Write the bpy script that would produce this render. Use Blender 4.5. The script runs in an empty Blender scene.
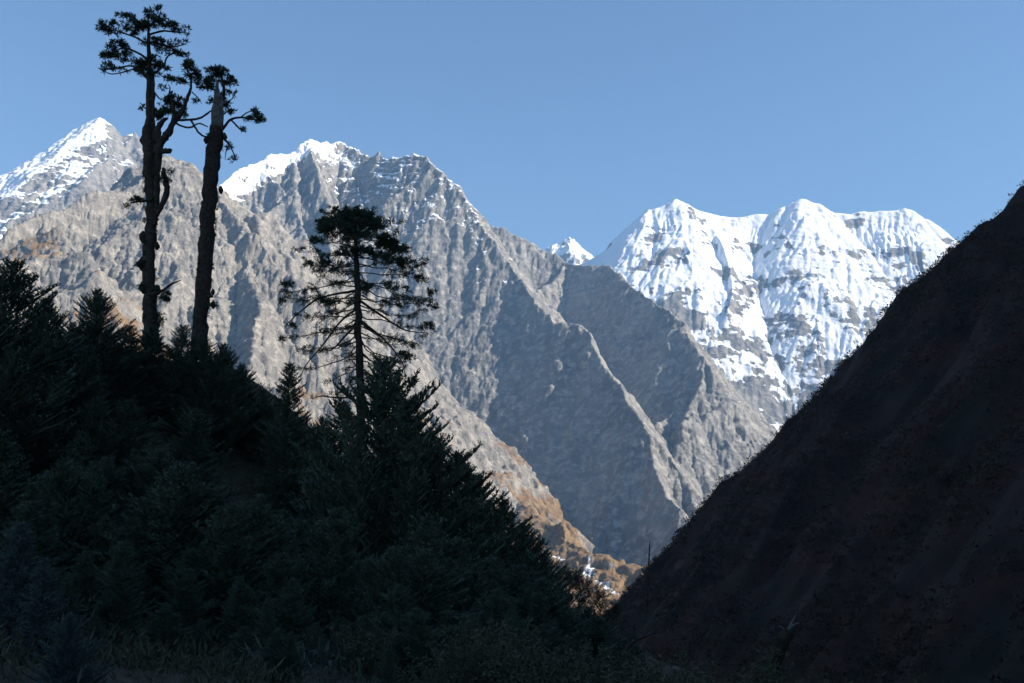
import bpy, math, random
import numpy as np

S = bpy.context.scene
COL = S.collection
R = math.radians

# ------------------------------------------------------------------ camera
FPX, PITCH = 983.0, R(10.0)
cam_d = bpy.data.cameras.new('camera')
cam_d.sensor_width = 36.0
cam_d.lens = 36.0 * FPX / 1024.0
cam_d.clip_start, cam_d.clip_end = 0.2, 60000.0
cam = bpy.data.objects.new('camera', cam_d)
COL.objects.link(cam)
cam.location = (0, 0, 0)
cam.rotation_euler = (R(90) + PITCH, 0, 0)
S.camera = cam

# ------------------------------------------------------------------ sky, sun, exposure
SUN_AZ, SUN_EL = R(101.0), R(32.0)          # azimuth clockwise from the viewing direction
w = bpy.data.worlds.new('World')
S.world = w
w.use_nodes = True
nt = w.node_tree
nt.nodes.clear()
sky = nt.nodes.new('ShaderNodeTexSky')
sky.sky_type = 'NISHITA'
sky.sun_disc = False
sky.sun_elevation = SUN_EL
sky.sun_rotation = SUN_AZ
sky.altitude = 2500.0
sky.air_density = 1.6
sky.dust_density = 0.8
sky.ozone_density = 5.0
bg = nt.nodes.new('ShaderNodeBackground')
bg.inputs['Strength'].default_value = 0.072
wo = nt.nodes.new('ShaderNodeOutputWorld')
nt.links.new(sky.outputs['Color'], bg.inputs['Color'])
nt.links.new(bg.outputs['Background'], wo.inputs['Surface'])

sun_d = bpy.data.lights.new('sun', 'SUN')
sun_d.energy = 5.0
sun_d.angle = R(0.53)
sun_d.color = (1.0, 0.90, 0.77)
sun = bpy.data.objects.new('sun', sun_d)
COL.objects.link(sun)
sun.location = (300, -200, 400)
sun.rotation_euler = (R(90) - SUN_EL, 0, math.pi - SUN_AZ)

S.view_settings.view_transform = 'Standard'
S.view_settings.look = 'None'
S.view_settings.exposure = 1.1
S.view_settings.gamma = 1.0
S.view_settings.use_curve_mapping = False
S.cycles.max_bounces = 4
S.cycles.diffuse_bounces = 3
S.cycles.volume_bounces = 0
S.cycles.use_denoising = True

CP, SP = math.cos(PITCH), math.sin(PITCH)


def P(px, py, Y):
    """point at forward distance Y seen at pixel (px, py)"""
    a, v = (px - 512.0) / FPX, (341.5 - py) / FPX
    dy, dz = CP - v * SP, v * CP + SP
    return (a / dy * Y, Y, dz / dy * Y)


# ------------------------------------------------------------------ noise
_rs = np.random.RandomState(11)
PERM = _rs.permutation(256)
PERM = np.concatenate([PERM, PERM]).astype(np.int32)
_a = _rs.rand(256) * 2 * np.pi
G2 = np.stack([np.cos(_a), np.sin(_a)], 1).astype(np.float32)
_g = _rs.randn(256, 3)
G3 = (_g / np.linalg.norm(_g, axis=1)[:, None]).astype(np.float32)


def n2(x, y):
    xi, yi = np.floor(x).astype(np.int32), np.floor(y).astype(np.int32)
    xf, yf = (x - xi).astype(np.float32), (y - yi).astype(np.float32)
    u, v = xf * xf * xf * (xf * (xf * 6 - 15) + 10), yf * yf * yf * (yf * (yf * 6 - 15) + 10)
    xi &= 255
    yi &= 255
    A, B = PERM[xi], PERM[xi + 1]

    def g(h, dx, dy):
        q = G2[h]
        return q[..., 0] * dx + q[..., 1] * dy
    a, b = g(PERM[A + yi], xf, yf), g(PERM[B + yi], xf - 1, yf)
    c, d = g(PERM[A + yi + 1], xf, yf - 1), g(PERM[B + yi + 1], xf - 1, yf - 1)
    a = a + u * (b - a)
    c = c + u * (d - c)
    return (a + v * (c - a)) * 1.5


def n3(x, y, z):
    xi, yi, zi = (np.floor(k).astype(np.int32) for k in (x, y, z))
    xf, yf, zf = (x - xi).astype(np.float32), (y - yi).astype(np.float32), (z - zi).astype(np.float32)
    u, v, ww = (k * k * k * (k * (k * 6 - 15) + 10) for k in (xf, yf, zf))
    xi &= 255
    yi &= 255
    zi &= 255
    out = 0
    for i in (0, 1):
        for j in (0, 1):
            for k in (0, 1):
                h = PERM[PERM[PERM[xi + i] + yi + j] + zi + k]
                q = G3[h]
                d = q[..., 0] * (xf - i) + q[..., 1] * (yf - j) + q[..., 2] * (zf - k)
                out = out + d * (u if i else 1 - u) * (v if j else 1 - v) * (ww if k else 1 - ww)
    return out * 1.6


def fbm2(x, y, oct=5, gain=0.5):
    s, a = 0, 1.0
    for i in range(oct):
        s = s + a * n2(x + 17.3 * i, y - 9.1 * i)
        x, y, a = x * 2.03, y * 2.03, a * gain
    return s


def ridged2(x, y, oct=6, gain=0.5):
    s, a, prev, tot = 0, 1.0, 1.0, 0.0
    for i in range(oct):
        r = 1 - np.abs(n2(x + 31.7 * i, y + 5.9 * i)) * 1.6
        r = np.clip(r, 0, 1) ** 2
        s = s + a * r * prev
        prev = np.clip(r * 1.3, 0, 1)
        tot += a
        x, y, a = x * 2.07, y * 2.07, a * gain
    return s / tot


def ridged3(x, y, z, oct=4, gain=0.5):
    s, a, tot = 0, 1.0, 0.0
    for i in range(oct):
        r = 1 - np.abs(n3(x + 13.1 * i, y + 7.7 * i, z + 3.3 * i)) * 1.7
        s = s + a * r
        tot += a
        x, y, z, a = x * 2.1, y * 2.1, z * 2.1, a * gain
    return s / tot


def sstep(a, b, x):
    t = np.clip((x - a) / (b - a), 0, 1)
    return t * t * (3 - 2 * t)


# ------------------------------------------------------------------ mesh helpers
def new_mesh(name, V, F, mat, parent=None, smooth=False, attrs=None):
    """V: (n,3); F: list of face arrays (k,3) or (k,4)"""
    if not isinstance(F, list):
        F = [F]
    F = [np.asarray(f, dtype=np.int32) for f in F if len(f)]
    me = bpy.data.meshes.new(name)
    V = np.asarray(V, dtype=np.float32)
    me.vertices.add(len(V))
    me.vertices.foreach_set('co', V.ravel())
    loops = np.concatenate([f.ravel() for f in F])
    tot = np.concatenate([np.full(len(f), f.shape[1], np.int32) for f in F])
    start = np.concatenate([[0], np.cumsum(tot)[:-1]]).astype(np.int32)
    me.loops.add(len(loops))
    me.loops.foreach_set('vertex_index', loops)
    me.polygons.add(len(tot))
    me.polygons.foreach_set('loop_start', start)
    me.polygons.foreach_set('loop_total', tot)
    me.polygons.foreach_set('use_smooth', np.full(len(tot), smooth))
    me.update(calc_edges=True)
    for k, v in (attrs or {}).items():
        at = me.attributes.new(k, 'FLOAT', 'POINT')
        at.data.foreach_set('value', np.asarray(v, dtype=np.float32).ravel())
    if mat:
        me.materials.append(mat)
    ob = bpy.data.objects.new(name, me)
    COL.objects.link(ob)
    if parent:
        ob.parent = parent
    return ob


def tag(o, label=None, cat=None, group=None, kind=None):
    if label:
        o['label'] = label
    if cat:
        o['category'] = cat
    if group:
        o['group'] = group
    if kind:
        o['kind'] = kind
    return o


def empty(name, loc):
    o = bpy.data.objects.new(name, None)
    COL.objects.link(o)
    o.location = loc
    o.empty_display_size = 0.3
    return o


# ------------------------------------------------------------------ materials
class NT:
    def __init__(s, name):
        s.m = bpy.data.materials.new(name)
        s.m.use_nodes = True
        s.t = s.m.node_tree
        s.t.nodes.clear()
        s.out = s.n('ShaderNodeOutputMaterial')
        s.b = s.n('ShaderNodeBsdfPrincipled')
        s.l(s.b.outputs['BSDF'], s.out.inputs['Surface'])

    def n(s, k, **kw):
        x = s.t.nodes.new(k)
        for a, v in kw.items():
            setattr(x, a, v)
        return x

    def l(s, a, b):
        s.t.links.new(a, b)

    def setin(s, i, v):
        if hasattr(v, 'node'):
            s.l(v, i)
        else:
            i.default_value = v

    def noise(s, scale, detail=6, rough=0.55, vec=None, dist=0.0):
        x = s.n('ShaderNodeTexNoise')
        x.inputs['Scale'].default_value = scale
        x.inputs['Detail'].default_value = detail
        x.inputs['Roughness'].default_value = rough
        x.inputs['Distortion'].default_value = dist
        if vec is not None:
            s.l(vec, x.inputs['Vector'])
        return x.outputs['Fac']

    def math(s, op, a, b=0.0, c=0.0):
        x = s.n('ShaderNodeMath', operation=op)
        for i, v in enumerate((a, b, c)):
            s.setin(x.inputs[i], v)
        return x.outputs[0]

    def rng(s, v, a, b, c=0.0, d=1.0, smooth=True):
        x = s.n('ShaderNodeMapRange', interpolation_type='SMOOTHSTEP' if smooth else 'LINEAR')
        s.setin(x.inputs[0], v)
        for i, k in enumerate((a, b, c, d)):
            x.inputs[i + 1].default_value = k
        return x.outputs[0]

    def mix(s, f, a, b):
        x = s.n('ShaderNodeMix', data_type='RGBA')
        s.setin(x.inputs[0], f)
        s.setin(x.inputs[6], a)
        s.setin(x.inputs[7], b)
        return x.outputs[2]

    def attr(s, name):
        x = s.n('ShaderNodeAttribute', attribute_name=name)
        return x.outputs['Fac']

    def pos(s, sc=(1, 1, 1), rot=(0, 0, 0)):
        c = s.n('ShaderNodeTexCoord')
        m = s.n('ShaderNodeMapping')
        m.inputs['Scale'].default_value = sc
        m.inputs['Rotation'].default_value = rot
        s.l(c.outputs['Object'], m.inputs['Vector'])
        return m.outputs['Vector']

    def bump(s, h, dist, strength=1.0):
        x = s.n('ShaderNodeBump')
        x.inputs['Distance'].default_value = dist
        x.inputs['Strength'].default_value = strength
        s.l(h, x.inputs['Height'])
        s.l(x.outputs['Normal'], s.b.inputs['Normal'])


def c4(r, g, b):
    return (r, g, b, 1.0)


def mountain_mat(name, dark, mid, light, bump=12.0, strata=0.35, sc=1.0, grain=0.55):
    m = NT(name)
    p = m.pos()
    big = m.noise(0.004 * sc, 8, 0.6, p)
    med = m.noise(0.03 * sc, 12, 0.7, p, 0.4)
    fine = m.noise(0.11 * sc, 10, 0.7, p, 0.2)
    st = m.noise(1.0, 6, 0.6, m.pos((0.0025 * sc, 0.0025 * sc, 0.05 * sc), (R(4), R(-5), 0)), 0.3)
    col = m.mix(m.rng(big, 0.35, 0.65), c4(*dark), c4(*mid))
    col = m.mix(m.rng(med, 0.44, 0.66), col, c4(*light))
    col = m.mix(m.math('MULTIPLY', m.rng(fine, 0.52, 0.70), grain), col, c4(*[k * 0.45 for k in mid]))
    col = m.mix(m.math('MULTIPLY', m.rng(st, 0.5, 0.75), strata), col, c4(*[k * 0.45 for k in mid]))
    vs = m.noise(1.0, 6, 0.65, m.pos((0.03 * sc, 0.03 * sc, 0.003 * sc)), 0.5)
    col = m.mix(m.math('MULTIPLY', m.rng(vs, 0.5, 0.75), 0.28), col, c4(*[k * 0.5 for k in mid]))
    # ochre alpine grass on the gentler ground
    gn = m.noise(0.02 * sc, 12, 0.72, p)
    g = m.rng(m.math('ADD', m.attr('grass'), m.math('MULTIPLY', m.math('SUBTRACT', gn, 0.5), 1.6)), 0.40, 0.66)
    gcol = m.mix(m.rng(m.noise(0.05 * sc, 8, 0.7, p), 0.35, 0.7), c4(0.17, 0.10, 0.045), c4(0.33, 0.215, 0.105))
    col = m.mix(m.math('MULTIPLY', g, m.rng(fine, 0.75, 0.45, 0.3, 1.0)), col, gcol)
    # snow
    sn = m.noise(0.018 * sc, 12, 0.68, p, 0.6)
    s_ = m.rng(m.math('ADD', m.attr('snow'), m.math('MULTIPLY', m.math('SUBTRACT', sn, 0.5), 0.9)), 0.46, 0.56)
    col = m.mix(s_, col, c4(0.84, 0.86, 0.89))
    m.l(col, m.b.inputs['Base Color'])
    m.b.inputs['Roughness'].default_value = 0.9
    m.b.inputs['Specular IOR Level'].default_value = 0.12
    hb = m.math('ADD', med, m.math('ADD', m.math('MULTIPLY', st, 0.4), m.math('MULTIPLY', fine, 0.45)))
    hb = m.math('MULTIPLY', hb, m.math('SUBTRACT', 1.0, m.math('MULTIPLY', s_, 0.8)))
    m.bump(hb, bump, 1.0)
    return m.m


# ------------------------------------------------------------------ terrain
class Ridge:
    """a crest line through world points; the ground falls away on both sides"""

    def __init__(s, pts, sl=1.0, sr=1.0, c=0.35, D=150.0, rnd=4.0, reach=None):
        s.p = np.array(pts, dtype=np.float64)
        s.sl, s.sr, s.c, s.D, s.rnd, s.reach = sl, sr, c, D, rnd, reach


def px_ridge(pp, **kw):
    return Ridge([P(*q) for q in pp], **kw)


def spurs(r, step, length, rng, slope=0.78, jit=0.35, side=(1, -1), drop=15.0, fall=1.35, wob=0.25):
    """buttresses running down both sides of a crest"""
    out = []
    p = r.p
    seg = np.linalg.norm(np.diff(p[:, :2], axis=0), axis=1)
    L = np.concatenate([[0], np.cumsum(seg)])
    for sd in side:
        a = step * rng.uniform(0.2, 0.8)
        while a < L[-1]:
            i = min(np.searchsorted(L, a) - 1, len(seg) - 1)
            i = max(i, 0)
            t = (a - L[i]) / max(seg[i], 1e-6)
            o = p[i] + (p[i + 1] - p[i]) * t
            d = (p[i + 1] - p[i])[:2] / max(seg[i], 1e-6)
            nrm = np.array([-d[1], d[0]]) * sd
            ang = rng.uniform(-0.45, 0.45)
            nrm = np.array([nrm[0] * math.cos(ang) - nrm[1] * math.sin(ang), nrm[0] * math.sin(ang) + nrm[1] * math.cos(ang)])
            s0 = r.sl if sd > 0 else r.sr
            ln = length * rng.uniform(0.6, 1.2)
            pts = [o - np.array([0, 0, drop])]
            n = 5
            for k in range(n):
                ang = rng.uniform(-wob, wob)
                nrm = np.array([nrm[0] * math.cos(ang) - nrm[1] * math.sin(ang), nrm[0] * math.sin(ang) + nrm[1] * math.cos(ang)])
                sl = s0 * slope * rng.uniform(0.65, 1.3)
                q = pts[-1].copy()
                q[:2] += nrm * ln / n
                q[2] -= sl * ln / n
                pts.append(q)
            out.append(Ridge(pts, s0 * fall, s0 * fall, r.c * 0.6, r.D * 0.5))
            a += step * rng.uniform(1 - jit, 1 + jit)
    return out


def ridge_height(X0, Y0, ridges, flute=0.0, flam=60.0):
    H = np.full(X0.shape, -1e6, dtype=np.float32)
    for r in ridges:
        win = (slice(None), slice(None))
        if r.reach:
            lo, hi = r.p.min(0) - r.reach, r.p.max(0) + r.reach
            k = (X0 > lo[0]) & (X0 < hi[0]) & (Y0 > lo[1]) & (Y0 < hi[1])
            i, j = np.flatnonzero(k.any(1)), np.flatnonzero(k.any(0))
            if not len(i):
                continue
            win = (slice(i[0], i[-1] + 1), slice(j[0], j[-1] + 1))
        X, Y = X0[win], Y0[win]
        arc = 0.0
        best = np.full(X.shape, -1e6, dtype=np.float32)
        for a, b in zip(r.p[:-1], r.p[1:]):
            e = b[:2] - a[:2]
            l2 = float(e @ e) + 1e-9
            L = math.sqrt(l2)
            dx, dy = X - a[0], Y - a[1]
            t = np.clip((dx * e[0] + dy * e[1]) / l2, 0, 1)
            qx, qy = dx - t * e[0], dy - t * e[1]
            d = np.sqrt(qx * qx + qy * qy) + 1e-3
            side = (e[0] * qy - e[1] * qx) / (L * d)
            k = sstep(-0.7, 0.7, side)
            s_ = r.sr + (r.sl - r.sr) * k
            d = np.sqrt(d * d + r.rnd ** 2) - r.rnd
            h = a[2] + t * (b[2] - a[2]) - s_ * (d + r.c * r.D * (1 - np.exp(-d / r.D)))
            if flute and not r.reach:
                f = n2((arc + t * L + side * 30) / flam, d / (flam * 7) + arc * 0.01)
                h = h - flute * np.abs(f) * sstep(10, 260, d)
            best = np.maximum(best, h)
            arc += L
        H[win] = np.maximum(H[win], best)
    return H


def tree_of_spurs(sp, step, length, rng, slope=0.8, fall=1.25):
    """smaller ribs on both flanks of every buttress"""
    out = []
    for q in sp:
        for w in spurs(q, step, length, rng, slope=slope, drop=3, fall=fall, wob=0.3):
            w.reach = length * 0.6
            w.rnd = 2.0
            out.append(w)
    return out


def polar(u0, u1, nu, y0, y1, ny):
    u = np.linspace(u0, u1, nu, dtype=np.float32)
    t = np.linspace(0, 1, ny)
    y = (y0 * (y1 / y0) ** t).astype(np.float32)
    Yg, U = np.meshgrid(y, u, indexing='ij')
    return (U * Yg).astype(np.float32), Yg


def grid_faces(ny, nu):
    i = np.arange((ny - 1) * nu, dtype=np.int32).reshape(ny - 1, nu)[:, :-1].ravel()
    return np.stack([i, i + 1, i + nu + 1, i + nu], 1)


def grid_normals(X, Y, Z):
    def d(A, ax):
        return np.gradient(A, axis=ax)
    a = np.stack([d(X, 1), d(Y, 1), d(Z, 1)], -1)
    b = np.stack([d(X, 0), d(Y, 0), d(Z, 0)], -1)
    n = np.cross(a, b)
    return n / (np.linalg.norm(n, axis=-1, keepdims=True) + 1e-9)


def blur(A, n=1):
    for _ in range(n):
        B = np.pad(A, 1, mode='edge')
        A = (B[:-2, 1:-1] + B[2:, 1:-1] + B[1:-1, :-2] + B[1:-1, 2:] + 4 * B[1:-1, 1:-1]) / 8
        B = np.pad(A, 1, mode='edge')
        A = (B[:-2, :-2] + B[2:, :-2] + B[:-2, 2:] + B[2:, 2:] + 4 * B[1:-1, 1:-1]) / 8
    return A


def flow(H, X, Y):
    """steepest-descent drainage area of every cell"""
    ny, nx = H.shape
    ds = float(np.mean(np.abs(np.diff(X, axis=1))))
    dt = float(np.mean(np.abs(np.diff(Y, axis=0))))
    idx = np.arange(ny * nx).reshape(ny, nx)
    best = np.zeros((ny, nx), np.float32)
    rec = idx.copy()
    Hp = np.pad(H, 1, constant_values=1e9)
    for j in (-1, 0, 1):
        for i in (-1, 0, 1):
            if i == 0 and j == 0:
                continue
            g_ = (H - Hp[1 + j:1 + j + ny, 1 + i:1 + i + nx]) / math.hypot(i * ds, j * dt)
            m = g_ > best
            best = np.where(m, g_, best)
            rec = np.where(m, idx + j * nx + i, rec)
    order = np.argsort(-H.ravel(), kind='stable').tolist()
    rec = rec.ravel().tolist()
    acc = [1.0] * (ny * nx)
    for i in order:
        r = rec[i]
        if r != i:
            acc[r] += acc[i]
    return np.array(acc, np.float32).reshape(ny, nx)


def erode(H, X, Y, passes=4, depth=5.0, fine=1.0, damp=1.0):
    rs = np.random.RandomState(3)
    lg = 0
    for k in range(passes):
        acc = flow(H + rs.randn(*H.shape) * 0.6, X, Y)
        lg = np.log(acc)
        wide = np.maximum(blur(lg, 1) - 0.9, 0)
        wider = np.maximum(blur(lg, 3) - 1.3, 0)
        vast = np.maximum(blur(lg, 8) - 1.5, 0)
        H = H - depth / passes * damp * (0.5 * fine * wide + 0.6 * wider + 1.1 * vast)
    return H, blur(lg, 1)


def terrain(grid, ridges, warp=(260, 30), rough=(420, 70), flute=0.0, flam=60.0, crag=(70, 10), floor=-400, seed=0.0, ero=6.0, fine=0.6, calm=None, keep=0.25):
    """calm: crests whose faces are smooth slabs rather than broken ground"""
    X, Y = grid
    wl, wa = warp
    wx = fbm2(X / wl + seed, Y / wl, 4) * wa
    wy = fbm2(X / wl + 40.5 + seed, Y / wl + 11.2, 4) * wa
    H = ridge_height(X + wx, Y + wy, ridges, flute, flam)
    damp = np.ones_like(H)
    if calm:
        Hc = ridge_height(X + wx * 0.8 + fbm2(X / 50, Y / 50, 3) * 9, Y + wy * 0.8 + fbm2(X / 50 + 9, Y / 50, 3) * 9, calm, flute * 0.2, flam * 2)
        damp = 1 - (1 - keep) * blur(sstep(-30, 15, Hc - H), 6)
        H = np.maximum(H, Hc)
    rl, ra = rough
    H = H + (ridged2(X / rl + seed, Y / rl + 3.1, 7, 0.5) - 0.42) * ra * (0.5 + 0.5 * damp)
    H, GUL = erode(H, X, Y, 4, ero, fine, damp)
    H = np.maximum(H, floor + fbm2(X / 300, Y / 300, 4) * 15)
    Z = H.astype(np.float32)
    cl, ca = crag
    N = grid_normals(X, Y, Z)
    # crags stand out along the face, with slightly tilted beds
    zz = Z + 0.22 * X - 0.1 * Y
    where = sstep(-0.5, 0.7, fbm2(X / 310 + 5, Y / 310 + Z / 400, 3))
    D = (ridged3(X / cl, Y / cl, zz / (cl * 3.0), 4, 0.55) - 0.55) * ca * 1.2 * (0.35 + where)
    D = D + (ridged3(X / (cl * 3), Y / (cl * 3), zz / (cl * 0.3), 4, 0.55) - 0.55) * ca * 0.7 * (1.2 - where)
    D = D + (ridged3(X / (cl * 0.42), Y / (cl * 0.42), zz / (cl * 0.7), 3, 0.55) - 0.5) * ca * 0.22 * (0.5 + where)
    steep = sstep(0.95, 0.7, N[..., 2])
    D = D * (0.2 + 0.8 * steep) * (0.28 + 0.72 * damp)
    terrain.gully, terrain.damp = GUL, damp
    return X + N[..., 0] * D, Y + N[..., 1] * D, Z + N[..., 2] * D * 0.8


def build_terrain(name, XYZ, mat, snow, grass, label):
    X, Y, Z = XYZ
    V = np.stack([X, Y, Z], -1).reshape(-1, 3)
    o = new_mesh(name, V, grid_faces(*X.shape), mat, smooth=True, attrs={'snow': snow, 'grass': grass})
    return tag(o, label, 'mountain', None, 'structure')


rng = random.Random(5)
ROCK = mountain_mat('rock_grey', (0.17, 0.16, 0.15), (0.27, 0.25, 0.222), (0.42, 0.385, 0.33))
ROCK_D = mountain_mat('rock_slate', (0.14, 0.137, 0.133), (0.25, 0.238, 0.22), (0.40, 0.375, 0.335), strata=0.4, grain=0.28, bump=9.0)
ROCK_S = mountain_mat('rock_snowy', (0.15, 0.145, 0.145), (0.25, 0.235, 0.215), (0.36, 0.33, 0.28), bump=14.0, sc=0.7)

# far small summit
r4 = [px_ridge([(520, 275, 9600), (540, 256, 9550), (556, 243, 9500), (568, 236, 9500), (580, 243, 9500), (592, 258, 9550), (610, 275, 9600)], sl=1.1, sr=1.1)]
r4 += [px_ridge([(568, 236, 9500), (572, 252, 9250), (575, 275, 8950)], sl=1.3, sr=1.3)]
g = polar(0.0, 0.12, 130, 8700, 10100, 120)
r4 += [px_ridge([(556, 243, 9500), (552, 258, 9300), (548, 275, 9100)], sl=1.3, sr=1.3)]
T = terrain(g, r4, rough=(200, 60), warp=(200, 35), seed=4.4, ero=8, crag=(80, 25))
N = grid_normals(*T)
sn = 0.56 + 0.7 * (N[..., 2] - 0.55) + 0.0005 * (T[2] - 2300) + 0.25 * fbm2(T[0] / 120, T[2] / 120, 4)
build_terrain('mountain', T, ROCK_S, sn, sn * 0, 'small far snow peak in the gap between the two big massifs')

# the snow massif on the right
r5 = [px_ridge([(540, 290, 8400), (575, 266, 8300), (600, 252, 8200), (620, 242, 8150), (636, 222, 8050), (650, 208, 8000), (675, 201, 8000), (700, 210, 8000), (722, 215, 8050),
                (745, 218, 8050), (770, 215, 8000), (785, 205, 7980), (800, 197, 7950), (815, 202, 7920), (830, 213, 7900), (850, 216, 7900), (880, 211, 7850), (908, 211, 7800), (925, 219, 7750),
                (957, 243, 7650), (1030, 300, 7500), (1120, 370, 7400)], sl=1.1, sr=1.12, c=0.15, D=200, rnd=70)]
r5 += spurs(r5[0], 420, 1500, rng, slope=0.92, side=(-1,), drop=60, fall=1.25)
r5 += [px_ridge([(802, 199, 7940), (822, 224, 7700), (838, 260, 7450), (852, 303, 7150), (880, 344, 6850), (905, 400, 6500)], sl=1.0, sr=1.2, rnd=8),
       px_ridge([(675, 205, 7990), (680, 228, 7800), (690, 262, 7500), (715, 330, 7100), (740, 400, 6700)], sl=1.15, sr=1.3, rnd=8),
       px_ridge([(650, 211, 7990), (632, 245, 7750), (612, 270, 7600), (590, 300, 7400)], sl=1.2, sr=1.2, rnd=15),
       px_ridge([(908, 214, 7790), (925, 250, 7500), (950, 300, 7200)], sl=1.2, sr=1.2, rnd=20)]
g = polar(0.0, 0.62, 680, 5900, 8700, 600)
T = terrain(g, r5, rough=(620, 50), warp=(420, 22), flute=30, flam=42, crag=(120, 9), floor=300, seed=1.7, ero=5.0, fine=0.35)
N = grid_normals(*T)
nz = blur(N[..., 2], 3)
hz = (T[2] - 500) / 2100
big = fbm2(T[0] / 330, T[1] / 330 + T[2] / 500, 4)
streak = fbm2(T[0] / 60 + 3, T[2] / 420 + T[1] / 420, 4)
band = fbm2(T[0] / 420, T[2] / 110 - T[0] / 260, 4)
nf = N[..., 2] - nz
sn = 0.605 + 1.3 * (nz - 0.60) + 0.35 * nf + 0.6 * (hz - 0.45) + 0.45 * big + 0.2 * streak + 0.10 * band
sn = np.where(T[2] < 560, 0.9, sn)
build_terrain('mountain', T, ROCK_S, sn, sn * 0, 'broad snow covered massif with three white summits on the right')

# the snow peak at far left
r1 = [px_ridge([(-120, 250, 6500), (-60, 215, 6500), (0, 187, 6500), (45, 152, 6500), (72, 129, 6500), (100, 116, 6500), (112, 125, 6550), (122, 135, 6550), (135, 131, 6600),
                (150, 150, 6600), (200, 180, 6700), (270, 235, 6800)], sl=1.2, sr=1.0, c=0.2)]
s1 = spurs(r1[0], 330, 900, rng, slope=0.88, side=(-1,), drop=40)
r1 += s1
r1 += [px_ridge([(100, 117, 6500), (96, 135, 6380), (88, 160, 6240), (84, 185, 6100), (67, 208, 5900), (58, 232, 5750)], sl=1.1, sr=1.5),
       px_ridge([(134, 132, 6600), (140, 160, 6400), (146, 190, 6200)], sl=1.4, sr=1.4)]
g = polar(-0.68, -0.22, 470, 5300, 7000, 380)
T = terrain(g, r1, rough=(450, 45), warp=(300, 16), flute=25, flam=60, crag=(90, 18), floor=200, seed=7.7, ero=4.5)
N = grid_normals(*T)
nz = N[..., 2]
lf = sstep(-0.1, -0.5, N[..., 0])
nz = blur(nz, 2)
lf = blur(sstep(0.15, -0.3, N[..., 0]), 5)
ridge_d = sstep(420, 150, 90 * fbm2(T[0] / 200, T[2] / 200, 4) + (np.interp(T[0] / T[1], [P(px, py, 6500)[0] / 6500 for px, py in ((0, 187), (45, 152), (72, 129), (100, 116), (135, 131))], [P(px, py, 6500)[2] for px, py in ((0, 187), (45, 152), (72, 129), (100, 116), (135, 131))]) - T[2])) * sstep(-0.425, -0.45, T[0] / T[1])
sn = 0.27 + 1.2 * (nz - 0.58) + 0.40 * lf + 0.32 * fbm2(T[0] / 260, T[1] / 260 + T[2] / 300, 4) + 0.9 * ridge_d
build_terrain('mountain', T, ROCK_S, sn, sn * 0, 'pointed snow peak at far left with a pale rock face')

# central massif, rear ridge
r3b = [px_ridge([(440, 215, 5700), (478, 222, 5600), (500, 228, 5500), (520, 236, 5450), (548, 251, 5400), (566, 262, 5350), (603, 263, 5100), (625, 280, 4850),
                 (640, 291, 4680), (680, 319, 4320), (700, 356, 4080), (712, 370, 4000)], sl=1.2, sr=1.3, c=0.3),
       px_ridge([(700, 356, 4080), (712, 370, 4020), (720, 378, 4060), (740, 399, 4200), (765, 430, 4400), (783, 447, 4540), (830, 500, 4800)], sl=1.25, sr=1.1, c=0.2)]
s3b = [r3b[1]] + spurs(r3b[1], 240, 500, rng, slope=0.8, side=(-1,))
s3b += [px_ridge([(700, 357, 4075), (697, 385, 3960), (686, 415, 3830), (674, 445, 3700), (668, 480, 3560), (668, 520, 3420)], sl=1.05, sr=1.4, c=0.15),
        px_ridge([(745, 404, 4220), (758, 440, 4120), (764, 470, 4040), (775, 510, 3900)], sl=1.3, sr=1.3),
        px_ridge([(566, 263, 5340), (556, 275, 5200), (540, 290, 5050), (532, 300, 4950)], sl=1.2, sr=1.3)]
g = polar(-0.12, 0.36, 560, 3100, 6100, 580)
T = terrain(g, s3b, rough=(300, 60), warp=(240, 18), flute=18, flam=60, crag=(60, 20), floor=-300, seed=2.2, ero=4.5, calm=[r3b[0], s3b[-3]], keep=0.2)
N = grid_normals(*T)
sn = 0.12 + 0.5 * (N[..., 2] - 0.6) + 0.22 * fbm2(T[0] / 200, T[1] / 200, 4)
build_terrain('mountain', T, ROCK_D, sn, sn * 0, 'bare dark rock ridge stepping down right in front of the snow massif')

# central massif, main crest and its long spur
r3 = [px_ridge([(190, 215, 4650), (222, 187, 4750), (265, 160, 4950), (290, 148, 5060), (312, 134, 5150), (330, 142, 5230), (345, 145, 5280), (362, 150, 5200), (380, 156, 5100), (408, 153, 4950), (425, 160, 4860),
                (440, 168, 4790), (458, 187, 4720)], sl=1.15, sr=1.4, c=0.3)]
spine = px_ridge([(425, 161, 4855), (440, 168, 4785), (458, 187, 4700), (476, 215, 4580), (490, 236, 4460), (505, 256, 4350), (520, 278, 4230), (537, 303, 4080), (556, 324, 3960), (581, 327, 3880), (600, 356, 3720), (622, 388, 3560),
                  (640, 420, 3380), (648, 445, 3280), (656, 472, 3170), (672, 500, 3040), (692, 527, 2920), (715, 560, 2800)], sl=1.35, sr=1.45, c=0.25, D=120)
s3 = spurs(Ridge(r3[0].p[:8], 1.15, 1.25), 240, 1000, rng, slope=0.82, side=(-1,), drop=15, fall=1.5)
r3 += s3 + tree_of_spurs(s3, 150, 300, rng)
r3[0].p = r3[0].p[:11]
r3 += [px_ridge([(345, 146, 5280), (352, 175, 5060), (362, 205, 4850), (374, 240, 4640), (378, 280, 4440)], sl=1.3, sr=1.3),
       px_ridge([(290, 149, 5060), (296, 185, 4820), (300, 220, 4580), (310, 255, 4380)], sl=1.2, sr=1.3),
       px_ridge([(425, 160, 4860), (430, 185, 4750), (436, 208, 4650), (440, 228, 4550)], sl=1.5, sr=1.3)]
r3 += tree_of_spurs(r3[-3:], 130, 320, rng, 0.75)
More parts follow.
